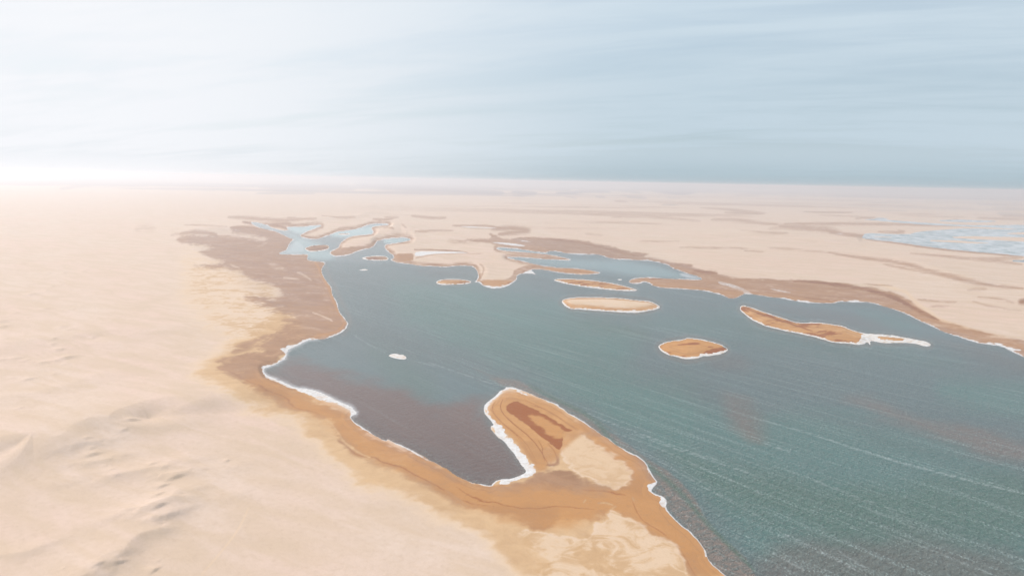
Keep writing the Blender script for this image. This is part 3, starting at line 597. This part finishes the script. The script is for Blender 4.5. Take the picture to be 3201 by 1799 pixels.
def crust_material():
    m, t, b = new_mat('salt_crust')
    pos = t.node('ShaderNodeTexCoord').outputs['Object']
    n = t.noise(pos, 0.35, 5, 0.6)
    c = t.mix(t.range(n, 0.4, 0.72), (0.70, 0.66, 0.64), (0.56, 0.41, 0.30))
    t.l.new(c, b.inputs['Base Color']); b.inputs['Roughness'].default_value = 0.8; b.inputs['Specular IOR Level'].default_value = 0.2
    bp = t.node('ShaderNodeBump'); bp.inputs['Strength'].default_value = 0.4; t.l.new(n, bp.inputs['Height']); t.l.new(bp.outputs[0], b.inputs['Normal'])
    return m
SAND = sand_material(); WATER = water_material(); CRUST = crust_material()

# ------------------------------------------------------------------ ground
A['inland'] = np.maximum(-sd, 0) * 0.35 * np.clip(km / km.mean(), 0, 1) * 0 + np.maximum(-sd, 0) * 0.30
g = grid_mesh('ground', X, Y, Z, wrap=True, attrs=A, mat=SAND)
g['kind'] = 'structure'

# ------------------------------------------------------------------ water
Bm = {k: np.zeros_like(X) for k in ('teal', 'plum', 'shallow', 'calm', 'green', 'foam', 'silt', 'milky', 'whiten')}
def wp(k, txt, s, soft, wob=0.0):
    f = sdf_poly(U, V + wob * (WOB2 + WOB3) * near, tr(txt), max(40, soft * 2), 1); Bm[k] = np.maximum(Bm[k], sstep(f, -soft, soft) * s)
def wb(k, txt, wd, s, soft=0.9, wob=0.0):
    Bm[k] = np.maximum(Bm[k], stroke(U, V + wob * WOB3 * near, tr(txt), wd, soft) * s)
wp('teal', 'B 0,800 500,830 1100,900 1700,1000 2100,1150 2574,1300 F 1800,500 2574,700 2574,1448 1700,1100 900,500 300,300 E 2574,200 2200,0', 1.0, 60, 20)
wp('teal', 'S 1900,1150 2300,1300 2700,1300 3300,1500 3300,1900 2500,1900 2000,1350', .8, 60, 20)
wp('teal', 'C 0,1150 700,1100 900,1050 1500,1330 G 1300,200 2574,420 2574,500 1400,330 700,230 F 2574,150 1800,100', .6, 40, 15)
wp('teal', 'G 2300,650 2600,600 S 3300,1200 3300,1330 G 2400,850', .8, 30, 10); wp('teal', 'D 900,1050 1200,1100 1600,1230 1300,1250 900,1120', .6, 20, 5)
wp('green', 'S 2000,1350 2400,1500 2800,1550 3300,1500 3300,1700 2700,1680 2300,1600', .6, 60, 20)
wp('green', 'F 1200,0 2000,100 2050,230 1700,150', .5, 22, 8); wp('green', 'E 1700,200 2200,420 2500,640 2400,800 2000,650', .35, 40, 10)
wp('plum', 'E 600,560 900,900 1500,1200 2000,1600 H 2000,700 I 0,700 300,500 I 100,300 F 700,1400 420,1060 340,900 E 2400,1000 2000,850 1500,640 1100,560 850,520', .80, 26, 10)
wp('plum', 'E 760,520 1100,640 1700,920 2574,1448 I 150,420 100,480 H 2200,560 1300,60 E 1560,1000 1500,880 1100,720 800,620', .85, 30, 6)
wp('plum', 'E 1000,400 1500,550 1900,650 2400,850 F 380,800 300,1000 440,1100 700,1448 I 150,370 100,430 0,480 H 2200,530 1600,200 E 1750,1080 1500,850 1000,650 800,560', .85, 40, 20)
wp('plum', 'S 2350,1700 2700,1650 3300,1750 3300,1990 2400,1990', .5, 60, 20); wp('plum', 'G 0,350 400,330 500,500 100,520', .35, 30, 10)
wp('plum', 'B 300,640 880,650 940,740 900,760 400,720', .25, 20, 5); wp('plum', 'C 1050,950 1700,1020 2300,1130 2574,1250 D 1500,1300 900,1250 C 1700,1150', .30, 20, 5)
wp('plum', 'D 1500,1300 2200,1420 S 3250,1140 3250,1190 2950,1080', .3, 20, 5)
wp('silt', 'G 200,780 430,820 560,1000 600,1250 450,1200 250,900', .65, 42, 20); wp('silt', 'G 1400,740 1800,820 2200,980 2574,1080 S 3300,1400 3300,1480 G 2574,1280 2100,1060 1600,880', .70, 46, 20)
wp('silt', 'F 300,850 420,1050 560,1250 300,1150 0,980 0,850 200,800', .20, 40, 12)
# calm, glassy places
wp('calm', 'E 700,480 1000,300 1400,170 1600,150 1900,300 2300,420 F 200,560 550,670 360,900 740,1448 I 150,370 0,480 H 2200,530 1600,200 E 1750,1080 1500,850 900,600', .75, 30, 8)
wp('calm', 'A 1000,100 2200,100 B 300,300 100,560 -100,600 A 1900,560 1400,520', .9, 12); wp('calm', 'B 1000,400 2574,540 C 640,750 0,740 B 2400,700 1500,660', .7, 14)
wp('calm', 'D 800,100 3400,100 3400,620 800,400', .92, 10); wp('calm', 'C 1000,900 2574,1060 D 2400,1448 1600,1350 C 1100,1000', .6, 14)
wp('milky', 'A 1600,210 1960,200 1900,260 1740,300 1620,262', .75, 8); wp('milky', 'A 2150,250 2650,185 2500,290 2200,330 2000,310', .8, 8); wp('milky', 'A 1200,170 1700,300 1600,480 1500,490 1780,490 1800,540 2000,560 2100,520 1950,400 1750,330 1300,170', .5, 12)
wp('milky', 'B 0,340 280,335 260,360 0,395', .7, 5); wp('milky', 'D 900,120 2574,180 2900,220 2900,560 2574,520 900,340', .35, 10); wp('milky', 'B 1100,430 1650,490 1500,480 1150,455', .5, 5)
wp('milky', 'B 1240,525 1900,560 2574,560 C 560,740 0,720 B 2200,650 1600,600', .30, 12)
# shoals against the shore
bankline = sstep(sd_lag, 9, 2)
wb('shallow', 'F 640,660 900,760 1200,920 1600,1170 2000,1448 I 1400,420 1500,640 1650,800 1850,1000 2050,1250 2300,1500', 22, .95, .9, 5)
wb('shallow', 'A 1990,600 2020,720 2090,830 2130,950 2200,1060 2250,1200 2150,1330', 12, .45, .9, 2)
wb('shallow', 'F 560,690 430,770 330,850 320,920 400,1000', 7, .4); wb('shallow', 'F 250,480 500,590 800,640 1100,780 1400,950 1700,1130', 8, .35, .9, 3)
Bm['shallow'] = np.maximum(Bm['shallow'], bankline * 0.30)
wp('shallow', 'F 560,660 480,600 400,560 600,580 750,610 900,700 1200,860 1450,1000 1750,1200 I 1350,270 1650,450 1850,690 1960,900 2200,1130 2400,1320 S 2500,2100 2250,1900 I 1850,1010 1600,760 1500,560 1400,350 1250,210 F 1500,1100 1100,820', .95, 6, 6)
wb('green', 'F 800,640 1100,790 1500,1000 I 1000,120 1400,350 1700,600 1900,850 2200,1150 2450,1400', 14, .8, .9, 4)
# underwater shelves round the islands
HALO = []
# foam lines drawn out by the wind
for t, wd, s in (('F -200,420 0,490 250,575 450,640 620,675', 3.2, .9), ('E 1600,130 1750,230 1950,330', 2.6, .8), ('E 2160,390 2350,440 2574,490', 2.6, .8), ('F 1400,930 1700,1060 2100,1200 2574,1370', 4, .9),
                 ('J 0,130 240,200', 4, .8), ('J 900,170 1300,300 1700,400 2100,510 2574,620', 5, 1.0), ('J 0,950 400,1130 700,1290 1000,1448', 5, .9), ('J 700,1190 1000,1380', 4.5, .9), ('J 0,1190 380,1400', 4.5, .8),
                 ('J 0,330 300,420 600,540 1100,730 1500,850', 4, .7), ('I 1150,0 1800,220 2200,350 2574,480', 4.5, .9), ('I 1000,0 1400,130 1900,350 2574,650', 4, .6), ('I 1300,180 1800,480 2200,700 2574,900', 3.5, .6),
                 ('I 1700,380 2100,620 2574,900', 3.5, .5), ('G 860,1080 1100,1140 1500,1290 2050,1448', 4, .8), ('G 500,980 800,1060', 3, .6), ('G 600,1230 880,1330', 4, .7), ('G 0,1360 250,1448', 4, .7), ('F 2050,60 2300,110 2574,170', 2.5, .6),
                 ('C 0,1210 300,1290 600,1350 900,1410', 2.5, .5), ('B 0,500 90,540', 3, .3), ('F 0,60 700,230 1300,400', 2.6, .35), ('J 960,750 1300,900 1800,1080', 4, .5), ('J 1300,1060 2000,1330 2300,1448', 4, .5), ('J 1700,520 2200,700 2574,860', 4, .5)):
    wb('foam', t, wd, s, .9, 0)
# soft white sheet where fine salt drifts under the lee shore
lee = sstep(sdf_poly(U, V, tr('E 600,400 1140,100 1300,180 1300,330 1000,560 1500,740 1760,900 1700,1000 1500,960 900,800'), 40, 1), -14, 14)
Bm['whiten'] = np.maximum(Bm['whiten'], 0.62 * lee * np.clip(1 - sd_lag / (15 + 9 * WOB3), 0, 1) ** 1.3)
wp('whiten', 'A 1500,490 1620,400 1560,497', .2, 5, 0)
wp('whiten', 'A 1500,490 1620,400 1700,350 1780,420 1760,490 1600,497', .35, 6); wp('whiten', 'C 430,680 560,710 630,748 500,748 380,700', .6, 6)
edge = sstep(sd_lag, 2.2, 0.2) * np.clip(0.75 + 0.6 * WOB2, 0, 1) * (1 - 0.85 * sstep(sdf_poly(U, V, nb, 60, 0), -6, 6))
Bm['whiten'] = np.maximum(Bm['whiten'], edge * 0.75)

ISL = {
 'round': dict(t='F 2115,260 2160,235 2230,210 2380,195 2400,180 2480,185 2574,200 G 50,212 110,225 210,260 252,297 200,330 100,355 0,362 F 2560,362 2500,387 2380,391 2290,362 2220,347 2160,320 2130,290',
    label='small rounded orange sand island alone in open water, nearest of the islands', rust=1.0, w=0.70, k=3.75, h=0.9, halo=15),
 'pale': dict(t='B 1790,965 1820,945 1900,933 2050,928 2250,932 2450,945 C 0,962 80,968 150,990 215,1030 150,1050 B 2574,1082 2400,1080 2200,1065 2000,1050 1880,1045 1830,1020 1795,990',
    label='oval island of pale yellow sand with an orange edge, the palest island in the lagoon', rust=0.75, w=0.72, k=2.00, h=1.6, halo=12, pale=True),
 'thin': dict(t='B 1708,755 1740,742 1850,745 2000,750 2150,765 2300,790 2440,820 2550,855 2530,865 2380,860 2200,845 2000,820 1850,795 1740,770',
    label='narrow pointed brown island just behind the pale oval island', rust=0.6, w=0.59, k=1.50, h=0.7, halo=5),
 'near_cape': dict(t='B 525,775 570,755 660,747 780,750 860,762 880,775 850,790 740,798 600,803 540,795',
    label='small flat brown island beside the tip of the sandy cape', rust=0.5, w=0.63, k=1.50, h=0.5, halo=4),
 'long': dict(t='C 1005,1040 1025,1010 1080,1018 1160,1045 1250,1080 1350,1110 1450,1140 1550,1175 1640,1190 1750,1183 1850,1190 1980,1210 2050,1220 2100,1245 2170,1270 2250,1295 2350,1298 D 1210,1305 1300,1318 1400,1340 1540,1365 1600,1380 1645,1410 1600,1420 1560,1415 1500,1395 1400,1385 1300,1385 1200,1390 1100,1375 1020,1362 1030,1412 1000,1372 960,1400 900,1405 800,1390 650,1380 570,1355 460,1325 350,1300 280,1285 150,1260 C 1290,1225 1200,1190 1120,1150 1060,1100 1020,1070',
    label='long rust brown island tapering into a white salt tail, the longest island', dark=[('C 1080,1050 1250,1110 1500,1190 1740,1285', 9), ('C 1040,1060 1100,1080', 6)], rust=0.8, w=0.85, k=1.40, h=1.0, halo=11,
    salt=['D 940,1290 1080,1305 1400,1335 1660,1400 1640,1430 1500,1400 1200,1395 1040,1370 940,1420 850,1410 940,1370'], hole=['D 1080,1345 1120,1322 1250,1325 1400,1352 1350,1373 1180,1368']),
 'inlet': dict(t='A 1780,435 1830,415 1900,405 1990,402 2025,415 2020,440 1980,455 1900,465 1830,470 1790,455',
    label='dark brown island in the mouth of the pale far inlet', rust=0.15, w=-2.0, k=0.38, h=0.8, halo=0),
 'mid': dict(t='A 2345,538 2400,522 2480,513 2574,514 2610,525 2622,545 2590,558 2500,558 2410,552',
    label='low brown island close under the left end of the dune cape', rust=0.25, w=0.45, k=1.12, h=0.5, halo=0),
 'tiny': dict(t='A 2108,295 2150,287 2200,285 2238,292 2200,302 2140,302',
    label='tiny dark mudbank in the turquoise arm at the far end of the lagoon', rust=0.0, w=0.05, k=0.08, h=0.3, halo=0),
}
for d in ISL.values():
    d['p'] = tr(d['t'])
    if d['halo']:
        f = -sdf_poly(U, V, d['p'], 60, 1)
        hw = d['halo'] * (1 + 0.5 * WOB3)
        ring = sstep(f, hw, hw * 0.55) * (f > -2)
        Bm['shallow'] = np.maximum(Bm['shallow'], 0.5 * ring); Bm['foam'] = np.maximum(Bm['foam'], 0.55 * sstep(np.abs(f - hw), 2.0, 0.4))
        Bm['whiten'] = np.maximum(Bm['whiten'], 0.5 * np.clip(0.4 + 1.6 * WOB2, 0, 1) * sstep(f, 1.8, 0.2) * (f > -3))
Bm['shallow'] *= (1 - Bm['milky'])
wat_keep = (sd > -14)
wo = grid_mesh('water', X, Y, np.zeros_like(X), keep=wat_keep & (DEP > R(0.5)), attrs=Bm, mat=WATER)
wo['kind'] = 'structure'
print('water', round(time.time() - t0, 1))

# ------------------------------------------------------------------ islands
def local_grid(p, step, pad):
    x0, y0 = p.min(0) - pad; x1, y1 = p.max(0) + pad
    return np.meshgrid(np.arange(x0, x1, step), np.arange(y0, y1, step))
def make_island(d, seed):
    p = d['p']; gu, gv = local_grid(p, 1.7, 8)
    gx, gy = ground_pt(gu, gv); dist = np.hypot(gx, gy); k = dist / F; nr = np.clip(400 / dist, .12, 1.2)
    w1 = fbm(gx, gy, 4.0, 4, seed + 3); w2 = fbm(gx, gy, 18.0, 4, seed + 9)
    vv = gv + (1.0 * w1 + 1.2 * w2) * nr
    f = sdf_poly(gu, vv, p, 60, 1); f2 = sdf_poly(gu, vv + d['k'], p, 60, 1)
    cx, cy = ground_pt(p[:, 0], p[:, 1]); ox, oy = float(cx.mean()), float(cy.mean())
    inner = np.maximum(f, 0); mx = inner.max()
    z = -0.25 + 0.27 * sstep(f, -2.5, 0.2) + d['h'] * sstep(inner, 0, mx * 0.95) + 0.06 * w2 * (f > 0)
    ww = d['w'] * (1 + 0.7 * w2 + 0.5 * w1)
    crust = (f > -1.2) & ((f < ww) | (f2 < d['k'] * (0.9 * w2 + 0.5 * w1 - 0.1)))
    for t in d.get('salt', []): crust |= (sdf_poly(gu, vv, tr(t), 20, 1) > 0) & (f > -1.2)
    for t in d.get('hole', []): crust &= ~(sdf_poly(gu, vv + w1, tr(t), 20, 1) > 0)
    mot = fbm(gx, gy, 14.0, 5, seed + 21, 0.6, R(30), 2.5)
    wet = np.clip((0.68 if d['rust'] > .3 else 0.95) + 0.8 * mot, 0.1, 1.0); rust = np.full_like(gx, d['rust'])
    if d.get('pale'):
        q = sstep(f2 + 3 * mot, 5, 11) * sstep(f + 2 * mot, 2, 5); wet = np.clip(0.45 + 0.8 * mot, 0, 1) * (1 - q) + 0.0; rust = rust * (1 - q)
    for t, wd_ in d.get('dark', []): wet = np.maximum(wet, stroke(gu, gv + 2 * w2, tr(t), wd_, .8))
    och = 0.6 * np.ones_like(gx) * (0.6 if d.get('pale') else 1.0)
    e = bpy.data.objects.new('sand_island', None); COL.objects.link(e); e.location = (ox, oy, 0)
    e.empty_display_size = 5
    at = dict(wet=wet, rust=rust, salt=np.zeros_like(gx), mottle=0.4 * np.ones_like(gx), ochre=och, grey=np.full_like(gx, 0.25 if d['rust'] < .3 else 0.0), inland=inner * 0.3)
    b = grid_mesh('sand_bank', gx - ox, gy - oy, z, keep=f > -1.5, attrs=at, mat=SAND); b.parent = e
    c = grid_mesh('salt_crust', gx - ox, gy - oy, z + 0.05, keep=crust & True, mat=CRUST); c.parent = e
    e['label'] = d['label']; e['category'] = 'island'; e['group'] = 'sand islands in the lagoon'
for i, d in enumerate(ISL.values()): make_island(d, 200 + 40 * i)
def make_islet(txt, label, seed, h=0.12):
    p = tr(txt); gu, gv = local_grid(p, 1.0, 5); gx, gy = ground_pt(gu, gv)
    w1 = fbm(gx, gy, 3.0, 4, seed); f = sdf_poly(gu, gv + w1 * 0.8, p, 40, 1)
    ox, oy = float(gx.mean()), float(gy.mean())
    z = -0.1 + 0.13 * sstep(f, -2, 0.5) + h * sstep(f, 0, 8) + 0.03 * w1
    o = grid_mesh('salt_islet', gx - ox, gy - oy, z, keep=f > -1.2, mat=CRUST); o.location = (ox, oy, 0)
    o['label'] = label; o['category'] = 'salt islet'; o['group'] = 'white salt islets'
make_islet('E 1970,355 2020,338 2080,340 2140,355 2162,378 2140,395 2080,390 2010,375', 'small white salt islet in the bay left of the headland', 801)
make_islet('A 2318,655 2370,645 2422,653 2380,661', 'thin white salt sliver below the far left shore bend', 803)
make_islet('B 2345,749 2370,745 2400,752 2372,758', 'tiny white salt fleck left of the far right brown spit', 805)

# ------------------------------------------------------------------ haze
HAZE_D = 1.0 / 3900.0
me = bpy.data.meshes.new('haze')
r_, z0, z1 = 60000.0, -60.0, 108.0
vs = [(x, y, z) for z in (z0, z1) for x, y in ((-r_, -r_), (r_, -r_), (r_, r_), (-r_, r_))]
me.from_pydata(vs, [], [(0, 3, 2, 1), (4, 5, 6, 7), (0, 1, 5, 4), (1, 2, 6, 5), (2, 3, 7, 6), (3, 0, 4, 7)])
hz = bpy.data.objects.new('haze', me); COL.objects.link(hz); hz['kind'] = 'stuff'
hm = bpy.data.materials.new('haze_air'); hm.use_nodes = True; h = NT(hm.node_tree); h.n.clear()
ho = h.node('ShaderNodeOutputMaterial'); pv = h.node('ShaderNodeVolumePrincipled')
pv.inputs['Color'].default_value = (0.765, 0.76, 0.79, 1); pv.inputs['Density'].default_value = HAZE_D; pv.inputs['Anisotropy'].default_value = 0.43
h.l.new(pv.outputs[0], ho.inputs['Volume']); me.materials.append(hm)
hz['label'] = 'pale desert haze thickening towards the bright left side'
print('done', round(time.time() - t0, 1), 'verts', X.size)
